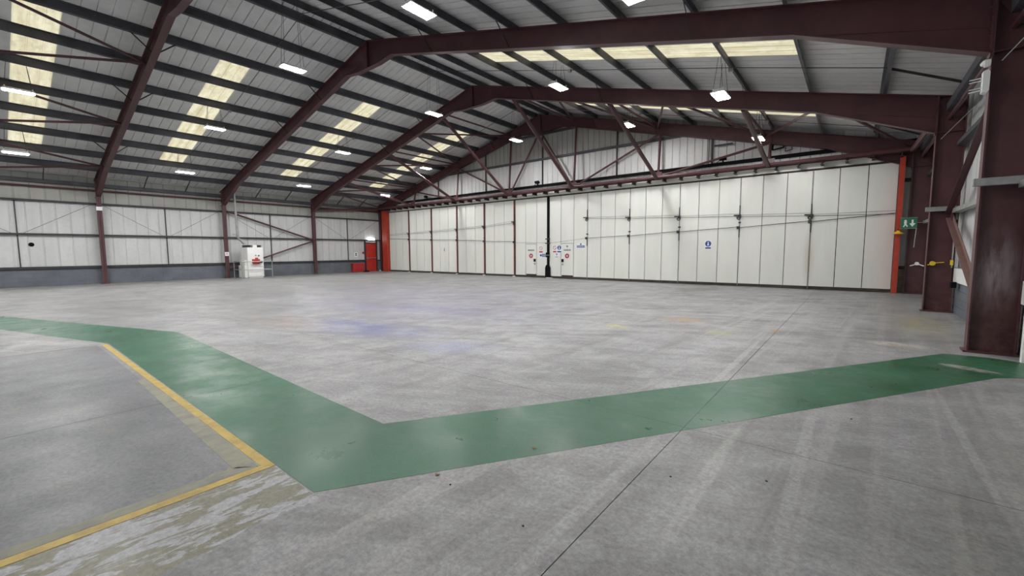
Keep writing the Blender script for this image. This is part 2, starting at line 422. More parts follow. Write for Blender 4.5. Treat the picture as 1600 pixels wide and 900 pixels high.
# ================================================================== PORTAL FRAMES
def flange(mb, p, q, y, w=0.2, t=0.018):
    mb.bar((p[0], y, p[1]), (q[0], y, q[1]), w, t, up=(0,0,1) if abs(q[0]-p[0]) > abs(q[1]-p[1]) else (1,0,0))
ZH = 4.47
names_f = {20.8: 'maroon portal frame against the door wall at the far end',
           15.2: 'maroon portal frame carrying the raking struts, one bay before the door wall',
           9.6: 'large maroon portal frame beside the green walkway end, two bays before the door wall',
           4.0: 'maroon portal frame nearest the camera in view, at the left of the photo',
           -1.6: 'maroon portal frame just behind the camera',
           -7.2: 'maroon portal frame at the back wall of the hall'}
def frame(y):
    root = thing('portal_frame', names_f[y], 'steel frame', (XC, y, 0))
    for sgn in (0, 1):
        X = (lambda x: x) if sgn == 0 else (lambda x: XR - x)
        # column: web, two flanges, stiffener
        mb = MB()
        mb.prism([(X(0.0), 0.03), (X(-0.52), 0.03), (X(-0.52), ztop(0)-0.15), (X(0.0), ztop(0)-0.02)], 'y', y-0.008, y+0.008)
        mb.bar((X(-0.009), y, 0.03), (X(-0.009), y, ztop(0)), 0.2, 0.018, up=(1,0,0))
        mb.bar((X(-0.511), y, 0.03), (X(-0.511), y, ztop(0)-0.1), 0.2, 0.018, up=(1,0,0))
        col = obj('column', mb, M['maroon'], root)
        st = MB()
        for zz in (ZH, ztop(0)-0.06):
            st.box(X(-0.02), X(-0.50), y-0.09, y+0.09, zz-0.008, zz+0.008)
        st.bar((X(-0.03), y-0.012, 5.25), (X(-0.49), y-0.012, ZH+0.05), 0.03, 0.05)
        obj('stiffener', st, M['maroon'], root)
        obj('base_plate', MB().box(X(0.04), X(-0.56), y-0.14, y+0.14, 0.0, 0.03), M['maroon'], root)
        # rafter
        D = 0.53
        mb = MB()
        a0, a1 = 0.0, XC - 0.01
        mb.prism([(X(a0), ztop(a0)-D), (X(a1), ztop(a1)-D), (X(a1), ztop(a1)), (X(a0), ztop(a0))], 'y', y-0.007, y+0.007)
        flange(mb, (X(a0-0.3), ztop(0)-0.075-0.009), (X(a1), ztop(a1)-0.009), y)
        flange(mb, (X(2.5), ztop(2.5)-D), (X(14.5), ztop(14.5)-D), y)
        obj('rafter', mb, M['maroon'], root)
        # eaves haunch
        mb = MB()
        mb.prism([(X(0.0), ZH), (X(2.5), ztop(2.5)-D), (X(0.0), ztop(0.0)-D)], 'y', y-0.006, y+0.006)
        flange(mb, (X(0.0), ZH), (X(2.5), ztop(2.5)-D), y)
        flange(mb, (X(0.0), ztop(0.0)-D), (X(2.5), ztop(2.5)-D), y, 0.05, 0.012)
        mb.bar((X(0.012), y, ZH-0.06), (X(0.012), y, ztop(0)), 0.2, 0.02, up=(1,0,0))
        for k in range(9):
            for dy in (-0.07, 0.07):
                mb.tube((X(0.02), y+dy, ZH+0.05+k*0.1), (X(0.055), y+dy, ZH+0.05+k*0.1), 0.014, 6)
        obj('eaves_haunch', mb, M['maroon'], root)
    mb = MB()
    mb.prism([(14.5, ztop(14.5)-D-0.005), (15.3, 8.42), (XR-15.3, 8.42), (XR-14.5, ztop(14.5)-D-0.005), (XC, ztop(XC)-D)], 'y', y-0.006, y+0.006)
    flange(mb, (14.5, ztop(14.5)-D-0.005), (15.3, 8.42), y); flange(mb, (15.3, 8.42), (XR-15.3, 8.42), y); flange(mb, (XR-15.3, 8.42), (XR-14.5, ztop(14.5)-D-0.005), y)
    mb.bar((XC, y, 8.42), (XC, y, 9.4), 0.2, 0.03, up=(1,0,0))
    obj('apex_haunch', mb, M['maroon'], root)
    # fly braces from the purlins to the bottom flange
    for x in (4.3, 9.17, 12.4, XR-12.4, XR-9.17, XR-4.3):
        for s in (-1, 1):
            if y == 20.8 and s == 1: continue
            if y == -7.2 and s == -1: continue
            obj('fly_brace', MB().bar((x, y+s*0.03, ztop(x)-0.48), (x, y+s*0.62, ztop(x)+0.04), 0.04, 0.006, up=(1,0,0)), M['rail'], root)
    return root
frames = {y: frame(y) for y in YF}

# ================================================================== ROOF (ceiling)
ceiling = struct('ceiling', (XC, 7, 9.6))
PX = [1.05, 2.67, 4.30, 5.93, 7.55, 9.17, 10.80, 12.42, 14.04, 15.55]
for sgn in (0, 1):
    X = (lambda x: x) if sgn == 0 else (lambda x: XR - x)
    for x in PX:
        z0 = ztop(x) + 0.004; d = 1 if sgn == 0 else -1
        h = 0.23; tk = 0.006; w = 0.065
        # Z section following the roof slope
        mb = MB()
        xx = X(x)
        mb.prism([(xx-d*w, z0-d*0+(-0.2525*w)), (xx, z0), (xx, z0+h), (xx+d*w, z0+h+0.2525*w), (xx+d*w, z0+h+0.2525*w-0.012), (xx+d*tk, z0+h-0.012), (xx+d*tk, z0-0.002), (xx-d*w, z0-0.2525*w-0.012)], 'y', -7.55, 21.0)
        obj('purlin', mb, M['purlin'], ceiling)
    # eaves beam and the red tie tube below it
    obj('eaves_beam', MB().box(X(-0.30), X(-0.16), -7.55, 21.0, 4.98, 5.16), M['purlin'], ceiling)
    obj('eaves_tie', MB().tube((X(-0.22), -7.5, 4.80), (X(-0.22), 20.9, 4.80), 0.045, 8), M['maroon'], ceiling)
    for b in range(5):
        for k in (1.87, 3.73):
            y = YF[b] + k
            obj('sag_bar', MB().bar((X(-0.2), y, 5.12), (X(1.05), y, ztop(1.05)+0.08), 0.03, 0.05), M['rail'], ceiling)
    # roof sheets, ribbed, with rooflights
    SKY = [(1.05, 2.0), (6.02, 7.0), (11.85, 12.8), (18.0, 19.0)]
    def sheet(y0, y1, xa, xb, mat, name):
        n = 3; w = (y1-y0)/n; mb = MB()
        prof = []
        for k in range(n):
            a = y0 + k*w
            prof += [(a, 0.03), (a+0.006, 0.03), (a+0.016, 0.0), (a+w-0.016, 0.0), (a+w-0.006, 0.03)]
        prof.append((y1, 0.03))
        V = []
        for (xx, zz) in ((xa, ztop(xa)+0.24), (xb, ztop(xb)+0.24)):
            for (yy, dz) in prof: V.append((X(xx), yy, zz+dz))
        q = len(prof)
        mb.poly(V, [(i, i+1, q+i+1, q+i) for i in range(q-1)])
        return obj(name, mb, mat, ceiling, org=(X((xa+xb)/2), (y0+y1)/2, ztop((xa+xb)/2)+0.2))
    ys = [YB]
    for a, b in SKY:
        n = max(1, round((a-ys[-1])/1.0)); w = (a-ys[-1])/n
        for k in range(n-1): ys.append(ys[-1]+w)
        ys += [a, b]
    n = round((21.0-ys[-1])/1.0); w = (21.0-ys[-1])/n
    for k in range(n): ys.append(ys[-1]+w)
    for a, b in zip(ys[:-1], ys[1:]):
        if any(abs(a-s[0]) < 1e-6 for s in SKY):
            sheet(a, b, -0.45, 2.70, M['roof_sheet'], 'roof_sheet')
            for x0, x1 in zip(PX[1:7], PX[2:8]): sheet(a, b, x0+0.03, x1+0.03, M['skylight'], 'skylight_panel')
            sheet(a, b, 12.45, XC, M['roof_sheet'], 'roof_sheet')
        else:
            sheet(a, b, -0.45, XC, M['roof_sheet'], 'roof_sheet')
obj('ridge_flashing', MB().prism([(15.4, ztop(15.4)+0.26), (XC, ztop(XC)+0.26), (XR-15.4, ztop(15.4)+0.26), (XR-15.4, ztop(15.4)+0.28), (XC, ztop(XC)+0.31), (15.4, ztop(15.4)+0.28)], 'y', -7.5, 20.95), M['purlin'], ceiling)

# ================================================================== ROOF BRACING
def brace_set(ya, yb, label, struts):
    """V bracing in the roof plane between frame ya (apexes) and frame yb (nodes)"""
    root = thing('roof_bracing', label, 'bracing', (XC, (ya+yb)/2, 5.5))
    zz = lambda x: ztop(x) - 0.26
    mids = [2.3, 6.85, 11.4, XR-11.4, XR-6.85, XR-2.3]
    nodes = [0.05, 4.55, 9.1, 13.7, XR-13.7, XR-9.1, XR-4.55, XR-0.05]
    for mx_ in mids:
        near = sorted(nodes, key=lambda n: abs(n-mx_))[:2]
        for n in near:
            if abs(n-XC) > XC-0.3: pass
            obj('brace_tube', MB().tube((mx_, ya, zz(mx_)), (n, yb, zz(n)), 0.045, 8), M['maroon'], root)
    for n in (nodes[1:-1] if struts else []):
        obj('strut_tube', MB().tube((n, ya, zz(n)+0.02), (n, yb, zz(n)+0.02), 0.045, 8), M['maroon'], root)
    return root
brace_set(15.25, 20.75, 'maroon diagonal roof bracing tubes in the last bay before the door wall', True)
brace_set(3.95, -1.55, 'maroon diagonal roof bracing tubes in the bay at the upper left corner', False)

# ================================================================== DOOR HEAD TRUSS
tr = thing('door_head_truss', 'maroon tubular truss above the sliding doors with raking struts', 'truss', (XC, 20.4, 4.85))
YT = 20.35
NX = [0.05, 4.55, 9.15, 13.75, 18.30, 22.92, 27.50, 31.82]
obj('bottom_chord', MB().tube((-0.05, YT, 5.04), (31.9, YT, 5.04), 0.075, 10), M['maroon'], tr)
obj('back_chord', MB().box(0.1, 31.8, YT+0.17, YT+0.33, 4.96, 5.06), M['maroon'], tr)
for n in NX[1:-1]:
    obj('vertical_post', MB().tube((n, YT+0.2, 5.06), (n, YT+0.4, ztop(n)-0.5), 0.058, 8), M['maroon'], tr)
def rz(n): return ztop(n) - 0.5
for a, b in ((4.55, 9.15), (9.15, 13.75), (XC, 13.75), (XC, 18.30), (22.92, 18.30), (27.50, 22.92)):
    obj('diagonal_tube', MB().tube((a, 20.72, rz(a) if a != XC else 8.5), (b + (0.1 if b < a else -0.1), YT+0.2, 5.1), 0.052, 8), M['maroon'], tr)
for n in NX:
    obj('raking_strut', MB().tube((n, 15.27, ztop(n)-0.5) if n > 0.1 and n < 31 else (n, 15.27, 4.6 if n < 1 else 4.75), (n, YT, 5.0 if 1 < n < 31 else 5.0), 0.085, 10), M['maroon'], tr)
    if 1 < n < 31:
        obj('gusset_plate', MB().box(n-0.22, n+0.22, YT+0.10, YT+0.115, 4.93, 5.3), M['maroon'], tr)
x = 1.3
while x < 31.6:
    mb = MB().box(x-0.05, x+0.05, YT-0.05, YT+0.42, 4.83, 4.845).box(x-0.05, x+0.05, YT-0.05, YT+0.42, 4.95, 4.965).box(x-0.008, x+0.008, YT-0.05, YT+0.42, 4.84, 4.955)
    obj('hanger_bracket', mb, M['dark_seal'], tr)
    x += 0.7565

# ================================================================== SLIDING / FOLDING DOOR
door = struct('door_1', (16.4, 20.83, 0))
E_ = [0.99, 3.56, 6.18, 8.85, 11.42, 13.94, 16.46, 19.0, 21.42, 23.89, 26.45, 29.01, 31.54]
DY, DT, ZB, ZT = 20.83, 0.06, 0.13, 4.69
WICK = {5: 1, 6: 1}
for i in range(12):
    a, b = E_[i], E_[i+1]
    leaf = obj('door_leaf', MB().box(a+0.01, b-0.01, DY+DT, DY+DT+0.05, ZB, ZT), M['dark_seal'], door, org=((a+b)/2, DY, 0))
    w = (b-a)/3
    for k in range(3):
        p0, p1 = a+k*w, a+(k+1)*w
        l = 0.012 if k else (0.045 if i < 6 else 0.022)
        r = 0.012 if k < 2 else (0.045 if i < 6 else 0.022)
        mb = MB()
        if i in WICK and k == 1:
            x0, x1 = p0+l+0.02, p1-r-0.02
            mb.box(p0+l, p1-r, DY, DY+DT, 2.02, ZT)
            mb.box(p0+l, x0, DY, DY+DT, ZB, 2.02).box(x1, p1-r, DY, DY+DT, ZB, 2.02)
            obj('door_panel', mb, M['door'], leaf)
            wd = obj('wicket_door', MB().box(x0+0.012, x1-0.012, DY-0.008, DY+DT, 0.2, 2.00), M['door'], leaf)
            wd['label'] = 'small white personnel door'
        else:
            mb.box(p0+l, p1-r, DY, DY+DT, ZB, ZT)
            obj('door_panel', mb, M['door'], leaf)
    obj('bottom_rail', MB().box(a+0.01, b-0.01, DY+0.01, DY+DT+0.03, 0.015, ZB-0.01), M['door_bottom'], leaf)
    obj('top_rail', MB().box(a+0.005, b-0.005, DY-0.015, DY+DT+0.03, ZT, ZT+0.035), M['dark_seal'], leaf)
# edge seals between leaves
for i in range(1, 6):
    x = E_[i]
    obj('edge_seal', MB().box(x+0.0, x+0.065, DY-0.05, DY+0.055, 0.05, ZT), M['dark_seal'], door)
    obj('edge_strip', MB().box(x-0.065, x, DY-0.04, DY+0.055, 0.05, ZT), M['red_seal'], door)
for i in (7, 8, 9, 10, 11):
    x = E_[i]
    obj('edge_seal', MB().box(x-0.012, x+0.012, DY-0.012, DY+0.055, 0.05, ZT), M['galv'], door)
# black meeting post
mb = MB().box(16.39, 16.53, DY-0.07, DY+0.05, 0.05, 4.72)
obj('meeting_post', mb, M['black'], door)
obj('post_boot', MB().prism([(16.28, 0.05), (16.64, 0.05), (16.64, 0.62), (16.56, 0.78), (16.36, 0.78), (16.28, 0.62)], 'y', DY-0.10, DY-0.071), M['black'], door)
obj('post_collar', MB().box(16.33, 16.59, DY-0.10, DY-0.071, 1.22, 1.50), M['black'], door)
obj('lock_bar', MB().box(16.29, 16.64, DY-0.12, DY-0.101, 1.33, 1.36), M['galv'], door)
obj('floor_stop', MB().box(16.38, 16.80, DY-0.16, DY-0.07, 0.0, 0.04), M['white'], door)
for i in range(1, 6):
    obj('floor_stop', MB().box(E_[i]-0.07, E_[i]+0.10, DY-0.16, DY-0.06, 0.0, 0.05), M['white'], door)
# brackets and restraining cables
up = {1: 2.93, 2: 3.0, 3: 3.06, 4: 3.16, 5: 3.33, 7: 3.33, 8: 3.22, 9: 3.13, 10: 3.04, 11: 2.92}
lo = {0: 2.62, 1: 2.52, 2: 2.43, 3: 2.36, 4: 2.24, 5: 2.14, 7: 2.27, 8: 2.33, 9: 2.46, 10: 2.56, 11: 2.70}
up[0] = 2.88; up[12] = 2.86; lo[12] = 2.86; up[6] = 3.4; lo[6] = 2.05
def pulley(x, z, big):
    if big:
        mb = MB().bar((x-0.22, DY-0.05, z+0.06), (x+0.06, DY-0.10, z+0.05), 0.05, 0.05).box(x-0.05, x+0.05, DY-0.12, DY-0.012, z-0.05, z+0.06)
        mb.ring((x-0.03, DY-0.03, z-0.06), 0.05, 0.085, 'y', 0.02, 12)
        mb.box(x-0.015, x+0.015, DY-0.05, DY-0.012, z+0.05, z+0.48)
    else:
        mb = MB().box(x-0.09, x+0.02, DY-0.10, DY-0.012, z-0.06, z+0.06).box(x-0.015, x+0.015, DY-0.05, DY-0.012, z-0.42, z)
    return mb
for i in range(1, 12):
    if i == 6: continue
    obj('cable_bracket', pulley(E_[i], up[i], True), M['rail'], door)
    obj('cable_bracket', pulley(E_[i], lo[i], False), M['rail'], door)
    obj('cable_bracket', MB().box(E_[i]-0.03, E_[i]+0.06, DY-0.09, DY-0.012, lo[i]+0.19, lo[i]+0.25), M['rail'], door)
for z in (2.0, 2.25):
    obj('cable_bracket', MB().box(16.3, 16.62, DY-0.11, DY-0.071, z, z+0.06), M['rail'], door)
for i in range(12):
    if i in (5, 6): 
        obj('cable', MB().tube((E_[i], DY-0.03, lo[i]-0.02), (E_[i+1], DY-0.03, lo[i+1]), 0.006, 5), M['wire'], door); continue
    for d, r in ((up, 0.008), (lo, 0.012)):
        obj('cable', MB().tube((E_[i]+0.02, DY-0.05, d[i]), (E_[i+1]-0.02, DY-0.05, d[i+1]+(0.03 if d is lo else 0)), r, 5), M['wire'], door)
    obj('cable', MB().tube((E_[i]+0.02, DY-0.05, up[i]+0.06), (E_[i+1]-0.02, DY-0.05, up[i+1]+0.12), 0.006, 5), M['wire'], door)
# wicket furniture
for i, x in ((5, None), (6, None)):
    a, b = E_[i], E_[i+1]; w = (b-a)/3
    xl = a + 2*w - 0.14 if i == 5 else a + w + 0.13
    lf = [c for c in bpy.data.objects if c.name.startswith('door_leaf')][i]
    obj('lock_box', MB().box(xl-0.06, xl+0.06, DY-0.06, DY-0.008, 0.95, 1.12), M['black'], lf)
    obj('door_handle', MB().box(xl-0.05, xl+0.05, DY-0.05, DY-0.008, 0.80, 0.84).box(xl-0.02, xl+0.02, DY-0.02, DY-0.008, 0.76, 0.88), M['galv'], lf)
# door head: pale fascia
obj('head_fascia', MB().box(1.0, 31.6, DY+0.0, DY+0.04, ZT+0.05, 5.0), M['door'], door)
obj('guide_rail', MB().box(1.0, 31.6, DY-0.05, DY+0.0, ZT+0.036, ZT+0.07), M['door_bottom'], door)
# jambs
tj = thing('door_jamb', 'wide orange-red steel jamb at the left end of the sliding doors', 'jamb', (0.5, 20.7, 0), 'orange door jambs')
obj('jamb_post', MB().box(0.30, 0.97, 20.62, 20.72, 0, 4.86), M['orange'], tj)
obj('side_return', MB().box(0.93, 0.97, 20.72, 20.88, 0, 4.86), M['orange'], tj)
tj = thing('door_jamb', 'narrow orange-red steel jamb at the right end of the sliding doors', 'jamb', (31.6, 20.7, 0), 'orange door jambs')
obj('jamb_post', MB().box(31.53, 31.68, 20.62, 20.70, 0, 4.86), M['orange'], tj)
obj('side_return', MB().box(31.64, 31.68, 20.70, 20.88, 0, 4.86), M['orange'], tj)

# ================================================================== WALLS
def vsheets(parent, axis, const, a, b, zfun0, zfun1, mat, n_rib, width=1.0, depth=0.04, out=1):
    """vertical ribbed sheets along an axis; out = direction in which ribs recede"""
    n = max(1, round((b-a)/width)); w = (b-a)/n
    for k in range(n):
        s0, s1 = a+k*w, a+(k+1)*w
        prof = []; rw = (s1-s0)/n_rib
        for r in range(n_rib):
            q = s0+r*rw
            prof += [(q+0.001, depth), (q+0.012, depth), (q+0.03, 0.0), (q+rw-0.03, 0.0), (q+rw-0.012, depth)]
        prof.append((s1-0.001, depth))
        V = []
        for zf in (zfun0, zfun1):
            for (q, d) in prof:
                zz = zf(q)
                V.append((const+out*d, q, zz) if axis == 'y' else (q, const+out*d, zz))
        m_ = len(prof)
        mid = (s0+s1)/2
        obj('cladding_sheet', MB().poly(V, [(i, i+1, m_+i+1, m_+i) for i in range(m_-1)]), mat, parent,
            org=(const, mid, 0) if axis == 'y' else (mid, const, 0))
def blocks(parent, xin, xout, y0, y1, h, mat, size=0.9, rows=4, cap=None):
    """low painted block wall built course by course"""
    rh = h/rows; xb, xf = xout, xin
    for r in range(rows):
        y = y0; off = (r % 2)*size/2; first = True
        while y < y1-1e-6:
            L = (size-off) if (first and off) else size; first = False
            e = min(y+L, y1)
            if e-y > 0.03:
                yield (y+0.004, e-0.004, r*rh+0.004, (r+1)*rh-0.002)
            y = e
# ---- left wall
wl = struct('wall_left', (-0.35, 7, 0))
obj('core', MB().box(-0.6, -0.33, -7.6, 21.1, 0, 0.84), M['joint'], wl)
for a, b, z0, z1 in list(blocks(wl, -0.3, -0.33, -7.5, 19.35, 0.84, M['block'], 0.9, 4)) + [(20.5, 20.85, 0.0, 0.84)]:
    obj('block', MB().box(-0.33, -0.30, a, b, z0, z1), M['block'], wl)
obj('wall_sill', MB().box(-0.40, -0.20, -7.5, 19.38, 0.845, 0.955), M['rail'], wl)
obj('wall_sill', MB().box(-0.40, -0.22, 20.47, 20.9, 0.845, 0.93), M['rail'], wl)
vsheets(wl, 'y', -0.38, -7.5, 19.4, lambda q: 0.93, lambda q: 4.13, M['wall_sheet'], 2, 1.0, 0.022, -1)
vsheets(wl, 'y', -0.38, -7.5, 21.0, lambda q: 4.13, lambda q: 5.45, M['upper_sheet'], 2, 1.0, 0.022, -1)
vsheets(wl, 'y', -0.38, 19.4, 20.45, lambda q: 2.3, lambda q: 4.13, M['wall_sheet'], 2, 1.0, 0.022, -1)
vsheets(wl, 'y', -0.38, 20.45, 21.0, lambda q: 0.93, lambda q: 4.13, M['wall_sheet'], 1, 1.0, 0.022, -1)
for z in (2.52, 4.13):
    obj('wall_rail', MB().box(-0.37, -0.22, -7.5, 21.0, z-0.045, z+0.045), M['rail'], wl)
for b in range(5):
    y = YF[b] + 2.75
    obj('wall_stud', MB().box(-0.37, -0.31, y-0.022, y+0.022, 0.93, 4.1), M['rail'], wl)
    for s in (-1, 1):
        obj('sag_rod', MB().tube((-0.25, y+s*0.2, 2.57), (-0.25, y+s*2.6, 4.08), 0.009, 5), M['wire'], wl)
obj('vent_hole', MB().disc((-0.38, 1.56, 2.02), 0.10, 'x', 0.02, 14), M['black'], wl)
# ---- right wall
wr = struct('wall_right', (32.45, 7, 0))
obj('core', MB().box(32.46, 32.75, 9.1, 21.1, 0, 0.78), M['joint'], wr)
obj('core', MB().box(32.46, 32.75, -7.6, 7.95, 0, 0.78), M['joint'], wr)
for rng in ((9.12, 21.0), (-7.5, 7.93)):
    for a, b, z0, z1 in blocks(wr, 0, 0, rng[0], rng[1], 0.78, M['block'], 0.9, 4):
        obj('block', MB().box(32.43, 32.46, a, b, z0, z1), M['block'], wr)
    obj('sill_board', MB().box(32.38, 32.46, rng[0], rng[1], 0.785, 1.12), M['white'], wr)
    vsheets(wr, 'y', 32.47, rng[0], rng[1], lambda q: 1.12, lambda q: 5.45, M['wall_sheet'], 2, 1.0, 0.04, 1)
vsheets(wr, 'y', 32.47, 7.93, 9.12, lambda q: 2.2, lambda q: 5.45, M['wall_sheet'], 2, 1.0, 0.04, 1)
for z in (2.52, 4.13):
    for k in range(5):
        obj('wall_rail', MB().box(32.24, 32.40, YF[k]+0.13, YF[k+1]-0.13, z-0.05, z+0.05), M['galv'] if z < 3 else M['rail'], wr)
for y in (9.6, 15.2):
    obj('rail_cleat', MB().box(31.78, 32.45, y-0.20, y-0.10, 2.53, 2.64), M['galv'], wr)
# walkway door in the right wall, just out of frame; its white frame post shows
dr = struct('door_2', (32.42, 8.5, 0))
obj('door_frame', MB().box(32.34, 32.46, 9.02, 9.11, 0, 2.2).box(32.34, 32.46, 7.94, 8.03, 0, 2.2).box(32.34, 32.46, 8.03, 9.02, 2.11, 2.2), M['white'], dr)
obj('door_leaf', MB().box(32.40, 32.45, 8.035, 9.015, 0.02, 2.105), M['white'], dr)
obj('door_handle', MB().tube((32.36, 8.14, 1.0), (32.36, 8.30, 1.0), 0.012, 8).tube((32.36, 8.15, 1.0), (32.40, 8.15, 1.0), 0.012, 8), M['galv'], dr)
# ---- gable wall
wg = struct('wall_gable', (XC, 21, 0))
lowz = lambda q: min(6.93, ztop(q)+0.28)
vsheets(wg, 'x', 21.02, -0.40, XC, lambda q: 4.95, lowz, M['gable_sheet'], 3, 1.0, 0.03, 1)
vsheets(wg, 'x', 21.02, XC, XR+0.40, lambda q: 4.95, lowz, M['gable_sheet'], 3, 1.0, 0.03, 1)
xg = (6.93-5.66)/0.2525
vsheets(wg, 'x', 21.02, xg, XC, lambda q: 6.93, lambda q: max(6.94, ztop(q)+0.28), M['upper_sheet'], 3, 1.0, 0.03, 1)
vsheets(wg, 'x', 21.02, XC, XR-xg, lambda q: 6.93, lambda q: max(6.94, ztop(q)+0.28), M['upper_sheet'], 3, 1.0, 0.03, 1)
for xa, xb in ((-0.38, 0.98), (31.6, 32.45)):
    vsheets(wg, 'x', 21.02, xa, xb, lambda q: 0.85, lambda q: 4.95, M['dark_sheet'], 2, 1.2, 0.04, 1)
for c_ in range(4):
    obj('block', MB().box(31.62, 32.4, 20.98, 21.06, c_*0.21+0.004, c_*0.21+0.206), M['brick'], wg)
    obj('block', MB().box(-0.3, 0.29, 20.98, 21.06, c_*0.21+0.004, c_*0.21+0.206), M['block'], wg)
obj('gable_beam', MB().box(-0.3, 32.1, 20.86, 21.0, 5.34, 5.47), M['black'], wg)
for z in (6.93, 8.36):
    xa = (z-5.38)/0.2525 + 0.2
    obj('wall_rail', MB().box(xa, XR-xa, 20.90, 21.0, z-0.06, z+0.06), M['purlin'], wg)
obj('wall_rail', MB().box(31.70, 32.4, 20.90, 21.0, 0.86, 0.98), M['rail'], wg)
obj('wall_rail', MB().box(31.70, 32.4, 20.90, 21.0, 4.0, 4.12), M['rail'], wg)
for x in (6.85, 11.45, 15.93, 20.6, 25.2):
    obj('gable_stud', MB().box(x-0.03, x+0.03, 20.93, 21.0, 5.42, ztop(x)-0.05), M['rail'], wg)
# ---- back wall
wb = struct('wall_back', (XC, -7.6, 0))
vsheets(wb, 'x', -7.56, -0.40, XC, lambda q: 0.84, lambda q: ztop(q)+0.22, M['gable_sheet'], 2, 1.0, 0.04, -1)
vsheets(wb, 'x', -7.56, XC, XR+0.40, lambda q: 0.84, lambda q: ztop(q)+0.22, M['gable_sheet'], 2, 1.0, 0.04, -1)
obj('block_base', MB().box(-0.6, 32.75, -7.8, -7.5, 0, 0.84), M['block'], wb)

# outer skins: unseen shell and closures added to block daylight leaking past the cladding
obj('daylight_shell', MB().box(-0.66, -0.61, -7.9, 21.3, -0.25, 5.62), M['wall_sheet'], wl)
obj('eaves_light_stop', MB().box(-0.66, -0.38, -7.9, 21.3, 5.47, 5.60), M['wall_sheet'], wl)
obj('daylight_shell', MB().box(32.76, 32.81, -7.9, 21.3, -0.25, 5.62), M['wall_sheet'], wr)
obj('eaves_light_stop', MB().box(32.25, 32.76, -7.9, 21.3, 5.56, 5.60).box(32.52, 32.76, -7.9, 21.3, 5.44, 5.58), M['wall_sheet'], wr)
for yy, w_ in ((21.22, wg), (-7.86, wb)):
    obj('daylight_shell', MB().prism([(-0.66, -0.25), (32.8, -0.25), (32.8, 5.62), (XC, ztop(XC)+0.36), (-0.66, 5.62)], 'y', yy, yy+0.05), M['wall_sheet'], w_)
    obj('verge_light_stop', MB().prism([(-0.66, 5.52), (XC, ztop(XC)+0.285), (32.8, 5.52), (32.8, 5.60), (XC, ztop(XC)+0.33), (-0.66, 5.60)], 'y', min(yy, yy-0.35 if yy > 0 else yy), yy+(0.02 if yy > 0 else 0.36)), M['wall_sheet'], w_)

# ================================================================== WALL BRACING (K braces in the bay F2-F3)
def kbrace(name, x, label):
    r = thing(name, label, 'bracing', (x, 12.4, 0))
    obj('brace_tube', MB().tube((x, 9.75, 4.15), (x, 15.08, 2.47), 0.055, 8), M['maroon'], r)
    obj('brace_tube', MB().tube((x, 9.75, 0.55 if x < 5 else 0.35), (x, 15.08, 2.37), 0.05, 8), M['maroon'], r)
    obj('gusset_plate', MB().box(x-0.01, x+0.01, 14.95, 15.19, 2.28, 2.58), M['maroon'], r)
kbrace('wall_bracing', -0.12, 'maroon diagonal tubes on the left wall behind the white heater')
r = thing('wall_bracing', 'maroon angle braces on the right wall between the two big columns', 'bracing', (32.12, 12.4, 0))
obj('brace_angle', MB().bar((32.25, 9.85, 6.0 - 1.1), (32.25, 15.08, 2.50), 0.012, 0.13).bar((32.19, 9.85, 4.85), (32.19, 15.08, 2.45), 0.11, 0.012), M['maroon'], r)
a_ = obj('brace_angle', MB().bar((32.27, 9.85, 0.02), (32.27, 15.08, 2.42), 0.012, 0.15).bar((32.215, 9.85, -0.03+0.03), (32.215, 15.08, 2.36), 0.11, 0.012), M['lit_maroon'], r)
a_['label'] = 'maroon lower brace with its lit face painted brown'
obj('gusset_plate', MB().box(32.24, 32.26, 14.9, 15.19, 2.28, 2.62), M['maroon'], r)

# ================================================================== HANGING LIGHTS
def make_light(loc, label, zroof):
    r = thing('hanging_light', label, 'light', loc, 'hanging lights')
    x, y, z = loc
    h = MB().box(x-0.17, x+0.17, y-0.37, y+0.37, z+0.004, z+0.03)
    h.prism([(x-0.15, z+0.03), (x+0.15, z+0.03), (x+0.07, z+0.09), (x-0.07, z+0.09)], 'y', y-0.34, y+0.34)
    hs = obj('housing', h, M['white'], r)
    obj('diffuser', MB().box(x-0.145, x+0.145, y-0.335, y+0.335, z-0.006, z+0.004), M['lamp'], r)
    e = MB()
    for s in (-1, 1):
        for q in (-1, 1): e.tube((x+q*0.11, y+s*0.30, z+0.03), (x+q*0.11, y+s*0.30, z+0.12), 0.016, 6)
    obj('eye_bolts', e, M['white'], r)
    for s in (-1, 1):
        for q in (-1, 1):
            obj('hanging_wire', MB().tube((x+q*0.11, y+s*0.30, z+0.1), (x+q*0.03, y+s*0.22, zroof), 0.006, 4), M['wire'], r)
    return r
ROWS = [(4.55, 5.52, 'left wall row'), (9.05, 6.82, 'second row from left wall'), (16.3, 7.36, 'row under the roof ridge'),
        (22.5, 7.0, 'first row right of the ridge'), (27.5, 5.6, 'row nearest the right wall')]
BAYS = [(1.15, 'bay beside the camera'), (6.6, 'second bay'), (12.4, 'middle bay'), (18.0, 'bay next to the doors')]
for x, z, rn in ROWS:
    for y, bn in BAYS:
        if x > 27 and y < 2: continue
        make_light((x, y, z), 'lit hanging light, %s, %s' % (rn, bn), ztop(x)+0.02)
    if x < 27: make_light((x, -4.4, z), 'lit white hanging panel light behind the camera, %s' % rn, ztop(x)+0.02)

